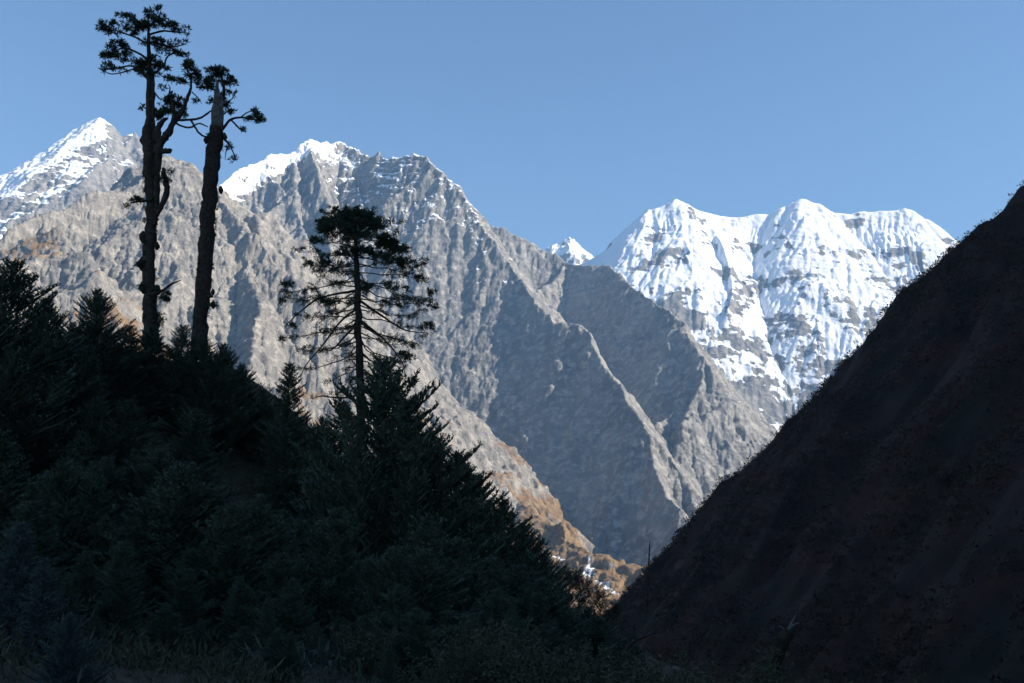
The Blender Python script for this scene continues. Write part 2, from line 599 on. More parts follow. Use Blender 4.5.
r3 += [px_ridge([(645, 432, 3340), (668, 452, 3300), (688, 478, 3240), (700, 510, 3150)], sl=1.2, sr=1.2)]
g = polar(-0.36, 0.26, 720, 2600, 5500, 700)
T = terrain(g, r3, rough=(380, 75), warp=(240, 20), flute=30, flam=70, crag=(64, 19), floor=-300, seed=0.6, ero=6.0, calm=[spine], keep=0.1)
N = grid_normals(*T)
nz = N[..., 2]
big = fbm2(T[0] / 260, T[1] / 260, 4)
xl = T[0] / T[1]
up = sstep(900, 1750, T[2])
sn = 0.13 + 0.46 * up + 1.0 * (nz - 0.58) * (0.4 + up) + 0.28 * big + 0.03 * (terrain.gully - 3) * up
cr_ = [P(px, py, Y) for px, py, Y in ((190, 215, 4650), (222, 187, 4750), (265, 160, 4950), (290, 148, 5060), (312, 134, 5150), (330, 142, 5230), (345, 145, 5280))]
below = np.interp(xl, [q[0] / q[1] for q in cr_], [q[2] for q in cr_]) - T[2]
sn += 0.8 * sstep(-0.18, -0.2, xl) * sstep(190, 60, below + 70 * big) - 0.25 * sstep(-0.17, -0.2, xl) * sstep(120, 260, below + 70 * big)
build_terrain('mountain', T, ROCK_D, sn, 0.08 + 0 * sn, 'craggy central massif with snow dusted crest and long shaded spur')

# sunlit rock slope behind the tall trees
r2 = [px_ridge([(40, 262, 3350), (67, 230, 3400), (100, 205, 3420), (140, 170, 3420), (152, 158, 3400), (166, 151, 3400), (182, 155, 3400), (190, 158, 3400), (206, 172, 3420), (224, 193, 3450), (250, 208, 3450), (272, 218, 3460),
                (300, 238, 3480), (330, 258, 3500), (365, 290, 3500), (392, 317, 3500), (412, 348, 3520), (436, 390, 3550), (453, 415, 3580), (462, 424, 3590), (472, 430, 3600), (480, 442, 3600), (487, 466, 3580)], sl=1.2, sr=1.0, c=0.25),
      px_ridge([(487, 468, 3480), (505, 490, 3200), (520, 506, 2980), (560, 532, 2600), (610, 550, 2400), (660, 566, 2300), (720, 585, 2250)], sl=0.9, sr=0.3, c=0.1, D=60),
      px_ridge([(-140, 275, 3000), (-60, 268, 2950), (0, 246, 2900), (30, 238, 2880), (53, 232, 2850), (72, 238, 2800), (92, 262, 2680), (112, 300, 2520), (125, 340, 2380)], sl=0.9, sr=0.9, c=0.2),
      px_ridge([(148, 166, 3400), (130, 195, 3280), (116, 216, 3180), (102, 240, 3040)], sl=1.0, sr=1.0)]
s2 = spurs(r2[0], 190, 1000, rng, slope=0.78, side=(-1,), drop=10, fall=1.5) + spurs(r2[2], 200, 600, rng, slope=0.8, side=(-1,), drop=10, fall=1.5)
r2 += s2 + tree_of_spurs(s2, 130, 260, rng)
g = polar(-0.70, 0.30, 940, 1250, 3800, 700)
T = terrain(g, r2, rough=(260, 55), warp=(180, 18), flute=18, flam=50, crag=(46, 16), floor=-330, seed=9.3, ero=5.0)
N = grid_normals(*T)
nz = N[..., 2]
big = fbm2(T[0] / 220, T[1] / 220, 4)
low = sstep(700, 60, T[2])
gr = -0.09 + 0.9 * (blur(nz, 2) - 0.62) + 0.62 * low + 0.38 * big
sh = np.array([P(*q) for q in ((40, 250, 2860), (90, 285, 2700), (130, 330, 2500))])
for q in sh:
    gr = gr + 0.42 * np.exp(-((T[0] - q[0]) ** 2 + (T[1] - q[1]) ** 2) / 170 ** 2)
fl = sstep(-0.06, 0.02, T[0] / T[1]) * sstep(3000, 2500, T[1])
gr = gr + 0.42 * fl
sn = 0.0 * gr
stream = [P(*q) for q in ((515, 515, 2880), (532, 535, 2520), (560, 543, 2480), (580, 558, 2380), (592, 572, 2280), (608, 580, 2220), (634, 592, 2150))]
dmin = np.full(T[0].shape, 1e6)
for a, b in zip(stream[:-1], stream[1:]):
    ex, ey = b[0] - a[0], b[1] - a[1]
    t = np.clip(((T[0] - a[0]) * ex + (T[1] - a[1]) * ey) / (ex * ex + ey * ey), 0, 1)
    dmin = np.minimum(dmin, np.hypot(T[0] - a[0] - t * ex, T[1] - a[1] - t * ey))
sn = sn + 0.52 * sstep(26, 4, dmin + 12 * fbm2(T[0] / 30, T[1] / 30, 3)) * (T[0] / T[1] > -0.02)
build_terrain('mountain', T, ROCK, sn, gr, 'sunlit grey rock slope with ochre grass behind the tall trees')

# ------------------------------------------------------------------ near ground
def simple_mat(name, a, b, sc, bump=0.0, rough=0.9, third=None):
    m = NT(name)
    p = m.pos()
    n = m.noise(sc, 8, 0.65, p, 0.3)
    col = m.mix(m.rng(n, 0.35, 0.68), c4(*a), c4(*b))
    if third:
        col = m.mix(m.rng(m.noise(sc * 0.23, 6, 0.6, p), 0.5, 0.66), col, c4(*third))
    m.l(col, m.b.inputs['Base Color'])
    m.b.inputs['Roughness'].default_value = rough
    m.b.inputs['Specular IOR Level'].default_value = 0.15
    if bump:
        m.bump(n, bump, 0.8)
    return m.m


GROUND = simple_mat('ground_litter', (0.05, 0.044, 0.03), (0.11, 0.08, 0.05), 0.8, 0.1, third=(0.07, 0.08, 0.045))
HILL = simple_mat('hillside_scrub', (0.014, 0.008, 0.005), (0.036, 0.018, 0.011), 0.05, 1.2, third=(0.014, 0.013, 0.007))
BARK = simple_mat('bark', (0.03, 0.025, 0.02), (0.075, 0.06, 0.048), 4.0, 0.03)
DEADWOOD = simple_mat('dead_wood', (0.10, 0.09, 0.08), (0.22, 0.20, 0.18), 3.0, 0.03)
NEEDLE = simple_mat('fir_needles', (0.03, 0.048, 0.03), (0.06, 0.085, 0.048), 1.2)
NEEDLE_B = simple_mat('young_fir_needles', (0.055, 0.078, 0.055), (0.11, 0.14, 0.095), 1.5)
SKYLIT = simple_mat('skylit_leaves', (0.065, 0.092, 0.085), (0.115, 0.15, 0.14), 2.0)  # needle colour made paler and bluer to paint in light from the sky
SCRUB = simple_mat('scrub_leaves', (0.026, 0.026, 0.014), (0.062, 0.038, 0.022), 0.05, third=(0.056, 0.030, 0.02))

UNDER = simple_mat('undergrowth_leaves', (0.05, 0.058, 0.034), (0.11, 0.09, 0.055), 0.5, third=(0.07, 0.095, 0.07))

xs = np.arange(-240, 160.1, 1.25, dtype=np.float32)
ys = np.arange(-60, 300.1, 1.25, dtype=np.float32)
GX, GY = np.meshgrid(xs, ys)
hill = [px_ridge([(-900, 250, 40), (-300, 310, 50), (0, 342, 62), (80, 350, 70), (150, 352, 75), (215, 358, 80), (270, 412, 84), (330, 470, 86), (400, 535, 86), (470, 585, 88), (540, 618, 95),
                  (620, 648, 120), (680, 668, 150)], sl=0.95, sr=0.95, c=0.05, D=20, rnd=2)]
GZ = ridge_height(GX, GY, hill)
base = -1.7 - 0.135 * np.maximum(GY, 0) + 0.03 * np.minimum(GY, 0) - 0.16 * np.minimum(GX, 0) * sstep(8, 40, GY) - 0.17 * np.maximum(GX, 0) * sstep(0, 20, GY)
GZ = np.maximum(GZ, base)
GZ = GZ + fbm2(GX / 14, GY / 14, 5) * 0.7
near = np.exp(-(GX ** 2 + GY ** 2) / 60)
GZ = (GZ * (1 - near) - 1.75 * near).astype(np.float32)


def gh(x, y):
    i = min(max((x + 240) / 1.25, 0), len(xs) - 2.001)
    j = min(max((y + 60) / 1.25, 0), len(ys) - 2.001)
    a, b = int(i), int(j)
    u, v = i - a, j - b
    return float((GZ[b, a] * (1 - u) + GZ[b, a + 1] * u) * (1 - v) + (GZ[b + 1, a] * (1 - u) + GZ[b + 1, a + 1] * u) * v)


tag(new_mesh('ground', np.stack([GX, GY, GZ], -1).reshape(-1, 3), grid_faces(*GX.shape), GROUND, smooth=True), 'dark shaded near slope under the trees', 'ground', None, 'structure')

# right hillside: rises out of the frame and keeps the valley in shade
xs2 = np.arange(-60, 1200.1, 3, dtype=np.float32)
ys2 = np.arange(-900, 800.1, 3, dtype=np.float32)
HX, HY = np.meshgrid(xs2, ys2)
hr = [Ridge([P(*q) for q in ((575, 670, 680), (634, 614, 650), (671, 568, 645), (708, 518, 640), (753, 466, 630), (800, 410, 620), (850, 362, 610), (884, 330, 605), (900, 306, 600), (908, 288, 598), (914, 277, 595), (932, 262, 588),
                                (960, 240, 580), (985, 215, 572), (1005, 204, 566), (1024, 188, 560))] +
           [], sl=0.9, sr=1.2, c=0.08, D=40),
      Ridge([P(1005, 204, 566), P(1024, 188, 560), (430, 480, 305), (560, 340, 430), (700, 150, 570), (810, -100, 660), (860, -500, 700), (870, -1000, 700)], sl=0.9, sr=1.07, c=0.05, D=40)]
HZ = ridge_height(HX, HY, hr)
HZ = HZ + (ridged2(HX / 150, HY / 150, 6, 0.5) - 0.45) * 12 + (ridged2(HX / 60 + 7, HY / 60, 4, 0.5) - 0.5) * 6 + fbm2(HX / 45, HY / 45, 5) * 4.0 + ridged2(HX / 22, HY / 22, 3) * 2.5 + fbm2(HX / 9, HY / 9, 2) * 0.8
HZ, HG = erode(HZ, HX, HY, 2, 1.2, 0.3)
HZ = np.maximum(HZ, -95 + fbm2(HX / 60, HY / 60, 3) * 3).astype(np.float32)
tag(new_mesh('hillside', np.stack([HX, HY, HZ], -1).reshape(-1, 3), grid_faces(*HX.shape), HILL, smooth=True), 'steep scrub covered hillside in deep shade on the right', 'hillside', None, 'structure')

q = np.array([(-9000, -4000, -440), (9000, -4000, -440), (9000, 13000, -440), (-9000, 13000, -440)], np.float32)  # unseen sheet added to shut out the bright sky below the horizon
tag(new_mesh('terrain', q, [np.array([[0, 1, 2, 3]])], GROUND), 'unseen flat floor added below the slopes to block light from under the horizon', 'terrain', None, 'structure')


# ------------------------------------------------------------------ plant builders
class MB:
    def __init__(s):
        s.V, s.Q, s.T, s.n = [], [], [], 0

    def tube(s, pts, rad, k=6, rg=None):
        pts = np.asarray(pts, np.float64)
        n = len(pts)
        tan = np.gradient(pts, axis=0)
        tan /= np.linalg.norm(tan, axis=1)[:, None] + 1e-9
        ref = np.array([0.31, 0.9, 0.2]) if abs(tan[0][2]) > 0.6 else np.array([0, 0, 1.0])
        a = np.cross(tan, ref)
        a /= np.linalg.norm(a, axis=1)[:, None] + 1e-9
        b = np.cross(tan, a)
        th = np.arange(k) * 2 * np.pi / k
        r = np.asarray(rad, np.float64)[:, None]
        if rg is not None:
            r = r * (1 + rg.uniform(-0.14, 0.14, (n, k)))
        else:
            r = np.repeat(r, k, 1)
        v = pts[:, None, :] + r[..., None] * (np.cos(th)[None, :, None] * a[:, None, :] + np.sin(th)[None, :, None] * b[:, None, :])
        s.V.append(v.reshape(-1, 3))
        i = np.arange(n - 1)[:, None] * k
        j = np.arange(k)[None, :]
        j2 = (j + 1) % k
        f = np.stack([i + j, i + j2, i + k + j2, i + k + j], -1).reshape(-1, 4) + s.n
        s.Q.append(f)
        e = s.n + (n - 1) * k
        s.T.append(np.array([[e, e + x, e + x + 1] for x in range(1, k - 1)]))
        s.n += n * k

    def blades(s, c, d, L, W, rg, mid=0.45):
        """leaf-like kites from c along d"""
        c, d = np.asarray(c, np.float64), np.asarray(d, np.float64)
        d = d / (np.linalg.norm(d, axis=1)[:, None] + 1e-9)
        sd = np.cross(d, rg.normal(size=d.shape))
        sd /= np.linalg.norm(sd, axis=1)[:, None] + 1e-9
        L, W = np.asarray(L).reshape(-1, 1), np.asarray(W).reshape(-1, 1)
        m = c + d * L * mid
        v = np.stack([c, m + sd * W / 2, c + d * L, m - sd * W / 2], 1).reshape(-1, 3)
        n = len(c)
        s.V.append(v)
        s.Q.append(np.arange(4 * n).reshape(n, 4) + s.n)
        s.n += 4 * n

    def arrays(s):
        F = []
        if s.Q:
            F.append(np.concatenate(s.Q))
        if s.T:
            F.append(np.concatenate(s.T))
        return np.concatenate(s.V), F

    def build(s, name, mat, parent=None, off=None, smooth=False):
        V, F = s.arrays()
        if off is not None:
            V = V - np.asarray(off)
        return new_mesh(name, V, F, mat, parent, smooth)


def smooth_path(pts, n=5):
    """Catmull-Rom through rows of any width"""
    p = np.asarray(pts, np.float64)
    if len(p) < 3:
        t = np.linspace(0, 1, n + 1)[:, None]
        return p[0] * (1 - t) + p[-1] * t
    q = np.vstack([2 * p[0] - p[1], p, 2 * p[-1] - p[-2]])
    out = []
    for i in range(1, len(q) - 2):
        for k in range(n):
            t = k / n
            a, b, c, d = q[i - 1], q[i], q[i + 1], q[i + 2]
            out.append(0.5 * (2 * b + (c - a) * t + (2 * a - 5 * b + 4 * c - d) * t * t + (3 * b - a - 3 * c + d) * t ** 3))
    out.append(p[-1])
    return np.array(out)


def spruce_mesh(seed, h=10.0, rb=2.6, up=0.35, dens=1.0, first=0.03):
    rg = np.random.RandomState(seed)
    tr, cr = MB(), MB()
    zs = np.linspace(-0.4, h, 14)
    tr.tube(np.stack([rg.normal(0, 0.02, 14), rg.normal(0, 0.02, 14), zs], 1), 0.16 * (1 - np.linspace(0, 0.93, 14)), 6)
    C, Dv, L, W = [], [], [], []
    z = h * first
    while z < h * 0.985:
        f = z / h
        rad = rb * (1 - f) ** 0.8 * (0.85 + 0.15 * math.sin(z * 2.1 + seed)) + 0.12
        nb = rg.randint(4, 7) if f < 0.9 else 4
        a0 = rg.uniform(0, 6.28)
        for b in range(nb):
            az = a0 + b * 2 * np.pi / nb + rg.uniform(-0.3, 0.3)
            ln = rad * rg.uniform(0.62, 1.15)
            e0 = -0.12 + up * 0.5 + 0.5 * f + rg.uniform(-0.12, 0.12)
            e1 = up * rg.uniform(0.6, 1.3)
            nk = max(3, int(ln / 0.16 * dens))
            ks = np.linspace(0, 1, nk + 1)
            hx, hzv = ln * ks, ln * (e0 * ks + e1 * ks ** 2 * 0.6)
            dirh = np.array([math.cos(az), math.sin(az)])
            pts = np.stack([dirh[0] * hx, dirh[1] * hx, z + hzv], 1)
            tg = np.gradient(pts, axis=0)
            # the branch itself, clothed in needles
            seg = pts[1:] - pts[:-1]
            sl = np.linalg.norm(seg, axis=1)
            for rep in range(2):
                C.append(pts[:-1])
                Dv.append(seg)
                L.append(sl * 1.5)
                W.append(np.full(len(sl), 0.085))
            for sg in (-1, 1):
                k = ks > 0.18
                n_ = int(k.sum())
                ang = sg * rg.uniform(0.6, 1.05, n_)
                t = tg[k]
                ca, sa = np.cos(ang), np.sin(ang)
                dd = np.stack([t[:, 0] * ca - t[:, 1] * sa, t[:, 0] * sa + t[:, 1] * ca, t[:, 2] + 0.12 * np.linalg.norm(t, axis=1) + rg.normal(0, 0.02, n_)], 1)
                tl = ln * (0.42 * (1 - ks[k]) + 0.10) * rg.uniform(0.7, 1.2, n_) + 0.06
                for rep in range(2):
                    C.append(pts[k])
                    Dv.append(dd)
                    L.append(tl)
                    W.append(np.full(n_, 0.075))
                # side needles on the twig
                dn = dd / (np.linalg.norm(dd, axis=1)[:, None] + 1e-9)
                for q_ in (0.35, 0.65, 0.9):
                    C.append(pts[k] + dn * (tl * q_)[:, None])
                    Dv.append(dn + rg.normal(0, 0.65, (n_, 3)) + np.array([0, 0, 0.25]))
                    L.append(rg.uniform(0.10, 0.2, n_))
                    W.append(np.full(n_, 0.05))
        z += rg.uniform(0.75, 1.25) * (0.19 + 0.17 * (1 - f)) / dens ** 0.5
    # leader
    C.append(np.array([[0, 0, h * 0.95]] * 3))
    Dv.append(np.array([[0, 0, 1.0]] * 3))
    L.append(np.full(3, h * 0.06 + 0.15))
    W.append(np.full(3, 0.06))
    cr.blades(np.concatenate(C), np.concatenate(Dv), np.concatenate(L), np.concatenate(W), rg)
    return tr.arrays(), cr.arrays()


def mesh_only(name, VF, mat):
    o = new_mesh(name, VF[0], VF[1], mat)
    me = o.data
    bpy.data.objects.remove(o)
    return me


SPR = []
for i, (h, rb, up, dn) in enumerate(((10, 3.4, 0.45, 1.3), (10, 2.7, 0.35, 1.3), (10, 4.2, 0.6, 1.3), (10, 2.2, 0.4, 1.3), (10, 5.0, 0.35, 1.2))):
    t_, c_ = spruce_mesh(40 + i, h, rb, up, dn)
    SPR.append((mesh_only('spruce_trunk', t_, BARK), mesh_only('spruce_crown', c_, NEEDLE_B)))


def spruce(px, py, Y, kind, label, group, wide=1.0, hmin=1.5):
    x, y, z = P(px, py, Y)
    g_ = gh(x, y)
    h = max(z - g_, hmin)
    r = empty('spruce_tree', (x, y, g_ - 0.05))
    tag(r, label, 'spruce', group)
    k = h / 10.0
    r.scale = (k * wide, k * wide, k)
    r.rotation_euler = (rng.uniform(-0.03, 0.03), rng.uniform(-0.03, 0.03), rng.uniform(0, 6.28))
    for nm, me in zip(('trunk', 'crown'), SPR[kind]):
        o = bpy.data.objects.new(nm, me)
        COL.objects.link(o)
        o.parent = r
    return r


SIL = 'spruces along the skyline of the left slope'
for a in (
    (18, 262, 52, 2, 'broad dark spruce at the far left edge of the skyline', 1.25),
    (52, 300, 56, 2, 'low spruce tucked against the broad one at the far left edge', 1.1),
    (98, 290, 62, 2, 'pointed spruce standing alone left of the double trunked fir', 1.2),
    (72, 322, 60, 4, 'squat spruce in the dip left of the pointed one', 1.0),
    (128, 326, 64, 4, 'squat spruce at the left foot of the double trunked fir', 1.0),
    (184, 326, 68, 4, 'bushy spruce between the two tall trunks', 1.0),
    (152, 326, 66, 0, 'dark spruce right in front of the base of the double trunked fir', 1.5),
    (203, 338, 68, 4, 'bushy spruce right in front of the base of the snag', 1.2),
    (222, 344, 68, 2, 'bushy spruce at the right foot of the broken snag', 1.1),
    (243, 364, 70, 2, 'low spruce just right of the bushy one by the snag', 1.1),
    (265, 390, 70, 4, 'low wide spruce halfway between the snag and the umbrella fir', 1.0),
    (290, 362, 66, 1, 'slender pointed spruce left of the umbrella fir', 1.0),
    (318, 418, 66, 2, 'short spruce between the slender one and the umbrella fir trunk', 1.0),
    (342, 402, 64, 1, 'spruce close against the left of the umbrella fir trunk', 1.2),
    (380, 360, 58, 2, 'tallest spruce just right of the umbrella fir trunk', 1.15),
    (405, 398, 57, 2, 'spruce one step down right of the tallest spruce', 1.1),
    (430, 434, 58, 2, 'spruce two steps down right of the tallest spruce', 1.1),
    (452, 452, 58, 2, 'spruce in the middle of the descending row', 1.15),
    (476, 474, 59, 2, 'spruce at the shoulder of the descending row against the shaded cliff', 1.15),
    (500, 500, 60, 2, 'spruce low in the descending row against pale scree', 1.15),
    (522, 524, 62, 2, 'spruce near the end of the descending row above ochre grass', 1.15),
    (542, 552, 66, 2, 'last full spruce of the descending row before the bare shrubs', 1.1),
    (560, 574, 72, 1, 'small spruce beyond the end of the descending row', 1.2),
):
    spruce(*a[:4], a[4], SIL, a[5])

FILL = 'young spruces in the dark mass of the left slope'
rng2 = random.Random(21)
sky_line = [(-30, 300), (30, 300), (98, 330), (150, 345), (215, 362), (270, 410), (320, 440), (380, 420), (450, 480), (520, 545), (600, 605), (700, 640)]
n_f = 0
for k in range(900):
    if n_f >= 190:
        break
    px = rng2.uniform(-40, 640) if k % 5 else rng2.uniform(140, 290)
    top = np.interp(px, [a for a, b in sky_line], [b for a, b in sky_line])
    py = rng2.uniform(top + 12, 668) if k % 5 else rng2.uniform(top + 15, top + 130)
    f = (py - top) / max(683 - top, 1)
    Y = (1 - f) * rng2.uniform(50, 64) + f * rng2.uniform(24, 34)
    x, y, z = P(px, py, Y)
    h = z - gh(x, y)
    if h < 1.0 or h > 8:
        continue
    spruce(px, py, Y, rng2.choice((0, 1, 2, 4)), 'young spruce lost in the dark growth of the left slope', FILL, rng2.uniform(1.0, 1.5))
    n_f += 1


# ------------------------------------------------------------------ the three tall old trees
class Tree:
    """an old tree drawn joint by joint; joints are (px, py, metres nearer or farther)"""

    def __init__(s, name, label, bx, by, Y, seed):
        s.Y = Y
        s.rg = np.random.RandomState(seed)
        p = P(bx, by, Y)
        s.o = np.array([p[0], p[1], gh(p[0], p[1]) - 0.1])
        s.root = tag(empty(name, tuple(s.o)), label, 'tree')
        s.m = Y / FPX / 0.985

    def pt(s, q):
        dz = q[2] if len(q) > 2 else 0
        return np.array(P(q[0], q[1], s.Y + dz))

    def stem(s, mb, pts, w, k=8, n=5, rough=True):
        """pts: (px, py[, dy]); w: widths in px"""
        p = np.array([s.pt(q) for q in pts])
        pw = smooth_path(np.hstack([p, np.array(w, float)[:, None] * s.m / 2]), n)
        pos = pw[:, :3].copy()
        if rough:
            pos[1:-1] += s.rg.normal(0, 1, (len(pos) - 2, 3)) * pw[1:-1, 3:4] * 0.10
        mb.tube(pos, np.maximum(pw[:, 3], 0.008), k, s.rg if rough else None)
        return pos

    def pad(s, mb, px, py, rx, ry, dy=None, n=1.0, size=1.0):
        rg = s.rg
        c = s.pt((px, py, rg.uniform(-0.6, 0.6) if dy is None else dy))
        ax, az = rx * s.m, ry * s.m
        nt_ = max(8, int(rx * ry * 1.35 * n))
        ns = 1 if rx * ry < 20 else 9
        u = rg.normal(size=(nt_, 3))
        u /= np.linalg.norm(u, axis=1)[:, None]
        u *= rg.uniform(0, 1, (nt_, 1)) ** 0.5
        if ns > 1:
            o_ = rg.uniform(-0.72, 0.72, (ns, 3))
            k_ = rg.randint(0, ns, nt_)
            e_ = rg.uniform(0.32, 0.72, (ns, 1)) * np.array([[1.0, 1.0, 0.6]])
            u = o_[k_] + u * e_[k_] + np.array([0, 0, -0.25]) * (u[:, :1] ** 2)
        cc = c + u * np.array([ax, ax * 0.8, az])
        nb = 11
        C = np.repeat(cc, nb, 0)
        d = np.repeat(u * np.array([0.5, 0.5, 0.3]), nb, 0) + rg.normal(0, 0.6, (len(C), 3)) + np.array([0, 0, 0.38])
        L = rg.uniform(0.18, 0.42, len(C)) * size
        mb.blades(C, d, L, L * 0.2, rg, 0.5)
        return cc, c

    def twigs(s, mb, a, c, n):
        for t in c[:n]:
            mid = (a + t) / 2 + s.rg.normal(0, 0.06, 3)
            mb.tube(smooth_path([a, mid, t], 3), np.linspace(0.022, 0.008, 7), 4)


def C1(x, y):
    return (80 + x / 3.415, y / 3.415)


# fir with two fused stems
t = Tree('fir_tree', 'tall old fir with two fused stems and ragged clumps at its top', 151, 338, 75, 3)
tk, lb, cr = MB(), MB(), MB()
t.stem(tk, [(152, 352), (151, 325), (150, 298), (149.5, 262), (151, 228), (151, 200), (149, 172), (148.5, 150), (147.5, 135), (149, 118), (149, 95), (149, 60), (148.5, 35), (148, 14)],
       [17, 15, 13.5, 12, 11, 11, 11, 11, 10.5, 6.8, 6, 4.6, 3, 1.2], 9)
t.stem(tk, [(155, 175, 0), (153, 130, .1), (153, 105, .1), (153, 85, 0), (152, 70, 0)], [6, 5, 4.5, 4, 3], 7)
for bx, by, br in ((143.5, 237, 6), (142.5, 264, 7.5), (143.5, 287, 7), (157, 246, 4), (158, 290, 5), (143, 140, 5), (156, 215, 4)):
    t.stem(tk, [(bx, by - br), (bx, by), (bx, by + br)], [2, br * 1.4, 2], 7, 3)
t.root_trunk = tk.build('trunk', BARK, t.root, t.o, True)
tk = MB()
t.stem(tk, [(155, 225, -.2), (157, 195, -.2), (157.5, 168, -.2), (159, 148, -.2), (165, 137, -.2), (172, 126, -.2), (174, 112, -.2), (171, 97, -.2)], [5, 6, 6.5, 8.5, 8, 6, 3.6, 2], 8)
t.stem(tk, [(159, 146, -.2), (158, 130, -.2), (162, 122, 0), (168, 118, 0)], [7, 7, 5, 2], 7)
t.stem(tk, [(157, 215, -.4), (163, 203, -.4), (167, 192, -.4), (165.5, 180, -.4), (163, 168, -.4)], [4, 6, 6, 5, 3], 7)
t.stem(tk, [(153, 153, -.3), (163, 151, -.3), (171, 151.5, -.3)], [6, 6, 5.5], 7)
tk.build('stem', BARK, t.root, t.o, True)
for pts, wd in (
    ([(173, 124), (182, 111), (187, 99), (191, 88), (191, 74)], [6, 5, 4, 3, 1.5]),
    ([(173, 120), (186, 120), (199, 118.5), (208, 113), (212, 110)], [3, 2.6, 2.3, 2, 1.2]),
    ([(174, 122), (181, 126), (190, 127.5), (199, 123.5), (208, 127)], [2.6, 2.2, 2, 1.6, 1]),
    ([(191, 120), (195, 127), (200, 134), (207, 137), (212, 136)], [2.4, 2.2, 2, 1.8, 1.2]),
    ([(150, 82), (143, 74), (132, 66), (118, 68), (104, 70)], [3, 2.5, 2, 1.6, 0.8]),
    ([(149, 60), (138, 53), (124, 48), (110, 54)], [3, 2.4, 1.8, 0.8]),
    ([(149, 45), (135, 37), (120, 32), (104, 24)], [2.6, 2, 1.6, 0.8]),
    ([(149, 42), (160, 44), (172, 47), (186, 44)], [2.6, 2, 1.6, 0.8]),
    ([(149, 35), (162, 31), (175, 32), (188, 33)], [2.4, 2, 1.5, 0.7]),
    ([(149, 28), (140, 22), (126, 16)], [2, 1.5, 0.8]),
    ([(152, 75), (163, 66), (168, 56), (176, 53), (186, 53)], [2.6, 2.2, 1.8, 1.5, 0.8]),
    ([(153, 90), (158, 97), (162, 100)], [2, 1.6, 1]),
    ([(150, 60), (142, 66), (130, 70), (112, 74), (98, 68)], [2.4, 2, 1.6, 1.2, 0.6]),
    ([(149, 110), (145, 108), (142, 106)], [2, 1.4, 0.6]),
    ([(165, 105), (170, 90), (168, 84)], [2, 1.5, 0.6]),
    ([(192, 92), (198, 98), (202, 104)], [1.5, 1.1, 0.5]), ([(148, 295, -.5), (160, 292, -.5), (172, 284, -.5), (181, 280, -.5)], [3, 3, 2, 0.8]),
    ([(152, 200, -.5), (143, 201, -.5), (131, 203, -.5)], [3, 2.4, 1]),
):
    lb = MB()
    t.stem(lb, pts, wd, 6, 4)
    lb.build('limb', BARK, t.root, t.o, True)
for x, y, rx, ry, n in ((100, 95, 36, 20, 1), (160, 55, 25, 11, 1), (80, 78, 14, 10, .8), (185, 92, 46, 22, 1), (240, 75, 55, 20, 1), (300, 85, 34, 13, .8), (345, 105, 30, 9, .8), (350, 145, 20, 7, .5), (130, 155, 40, 16, .9),
                       (105, 183, 34, 18, 1), (150, 190, 30, 18, 1), (270, 150, 60, 16, 1), (330, 182, 40, 9, .9), (225, 212, 50, 25, 1), (280, 225, 26, 14, .9), (120, 228, 42, 9, .9), (88, 238, 25, 9, .4), (265, 30, 13, 9, 1),
                       (245, 252, 34, 14, 1), (205, 245, 20, 14, .7), (235, 50, 16, 22, .9), (330, 275, 36, 12, 1), (300, 265, 14, 6, .8), (385, 232, 28, 20, 1), (372, 215, 16, 10, 1), (420, 280, 36, 12, 1), (380, 262, 24, 12, .9),
                       (310, 345, 46, 18, 1), (290, 385, 42, 16, 1), (345, 388, 26, 12, 1), (258, 385, 16, 12, .9), (330, 360, 28, 14, 1), (212, 370, 8, 14, .3), (400, 345, 16, 12, .15), (280, 300, 14, 10, .3)):
    px, py = C1(x, y)
    cc, c = t.pad(cr, px, py, rx / 3.415, ry / 3.415, n=n)
    t.twigs(cr, c + np.array([0, 0, -ry / 3.415 * t.m * 0.6]), cc, 5)
for k in range(60):
    py = t.rg.uniform(140, 325)
    t.pad(cr, 150 + t.rg.choice((-1, 1)) * t.rg.uniform(4, 6.5), py, 1.6, 2.6, dy=t.rg.uniform(-.5, .1), n=1.2, size=0.55)
for px, py, rx, ry, n in ((133, 201, 9, 4, 1.1), (126, 206, 5, 2, .8), (164, 297, 5.5, 6, 1.6), (143, 287, 4, 4, 1), (142, 264, 4, 5, 1), (167, 178, 6, 5, .9), (170, 172, 5, 3, .7), (156, 290, 3, 4, .8), (158, 315, 5, 12, .7)):
    t.pad(cr, px, py, rx, ry, dy=-0.5, n=n, size=0.8)
cr.build('crown', NEEDLE, t.root, t.o)

# broken snag leaning right
t = Tree('snag_tree', 'thick broken snag with a splintered pale top leaning slightly right', 200, 342, 78, 5)
tk, top, lb, cr = MB(), MB(), MB(), MB()
t.stem(tk, [(199, 358), (200, 335), (202.5, 295), (205.5, 245), (209, 200), (212, 165), (215.5, 136), (217, 126)], [16.5, 15.5, 15, 15, 15, 15.2, 15, 12], 10)
for bx, by, br in ((213, 292, 3.2), (221, 190, 4), (213, 305, 4), (225, 137, 4), (206, 140, 4)):
    t.stem(tk, [(bx, by - br), (bx, by), (bx, by + br)], [1.5, br * 1.3, 1.5], 7, 3)
tk.build('trunk', BARK, t.root, t.o, True)
t.stem(top, [(217, 130), (217.3, 112), (217.2, 98), (217, 90), (217.2, 80)], [12.5, 10.5, 8.5, 5, 1.2], 8, 4)
t.stem(top, [(221, 128), (222, 112), (222, 100), (221.5, 94)], [5, 4, 2.5, 0.8], 6, 3)
t.stem(top, [(213, 128), (212.6, 112), (213, 104)], [4, 3, 0.8], 6, 3)
top.build('splintered_top', DEADWOOD, t.root, t.o, True)
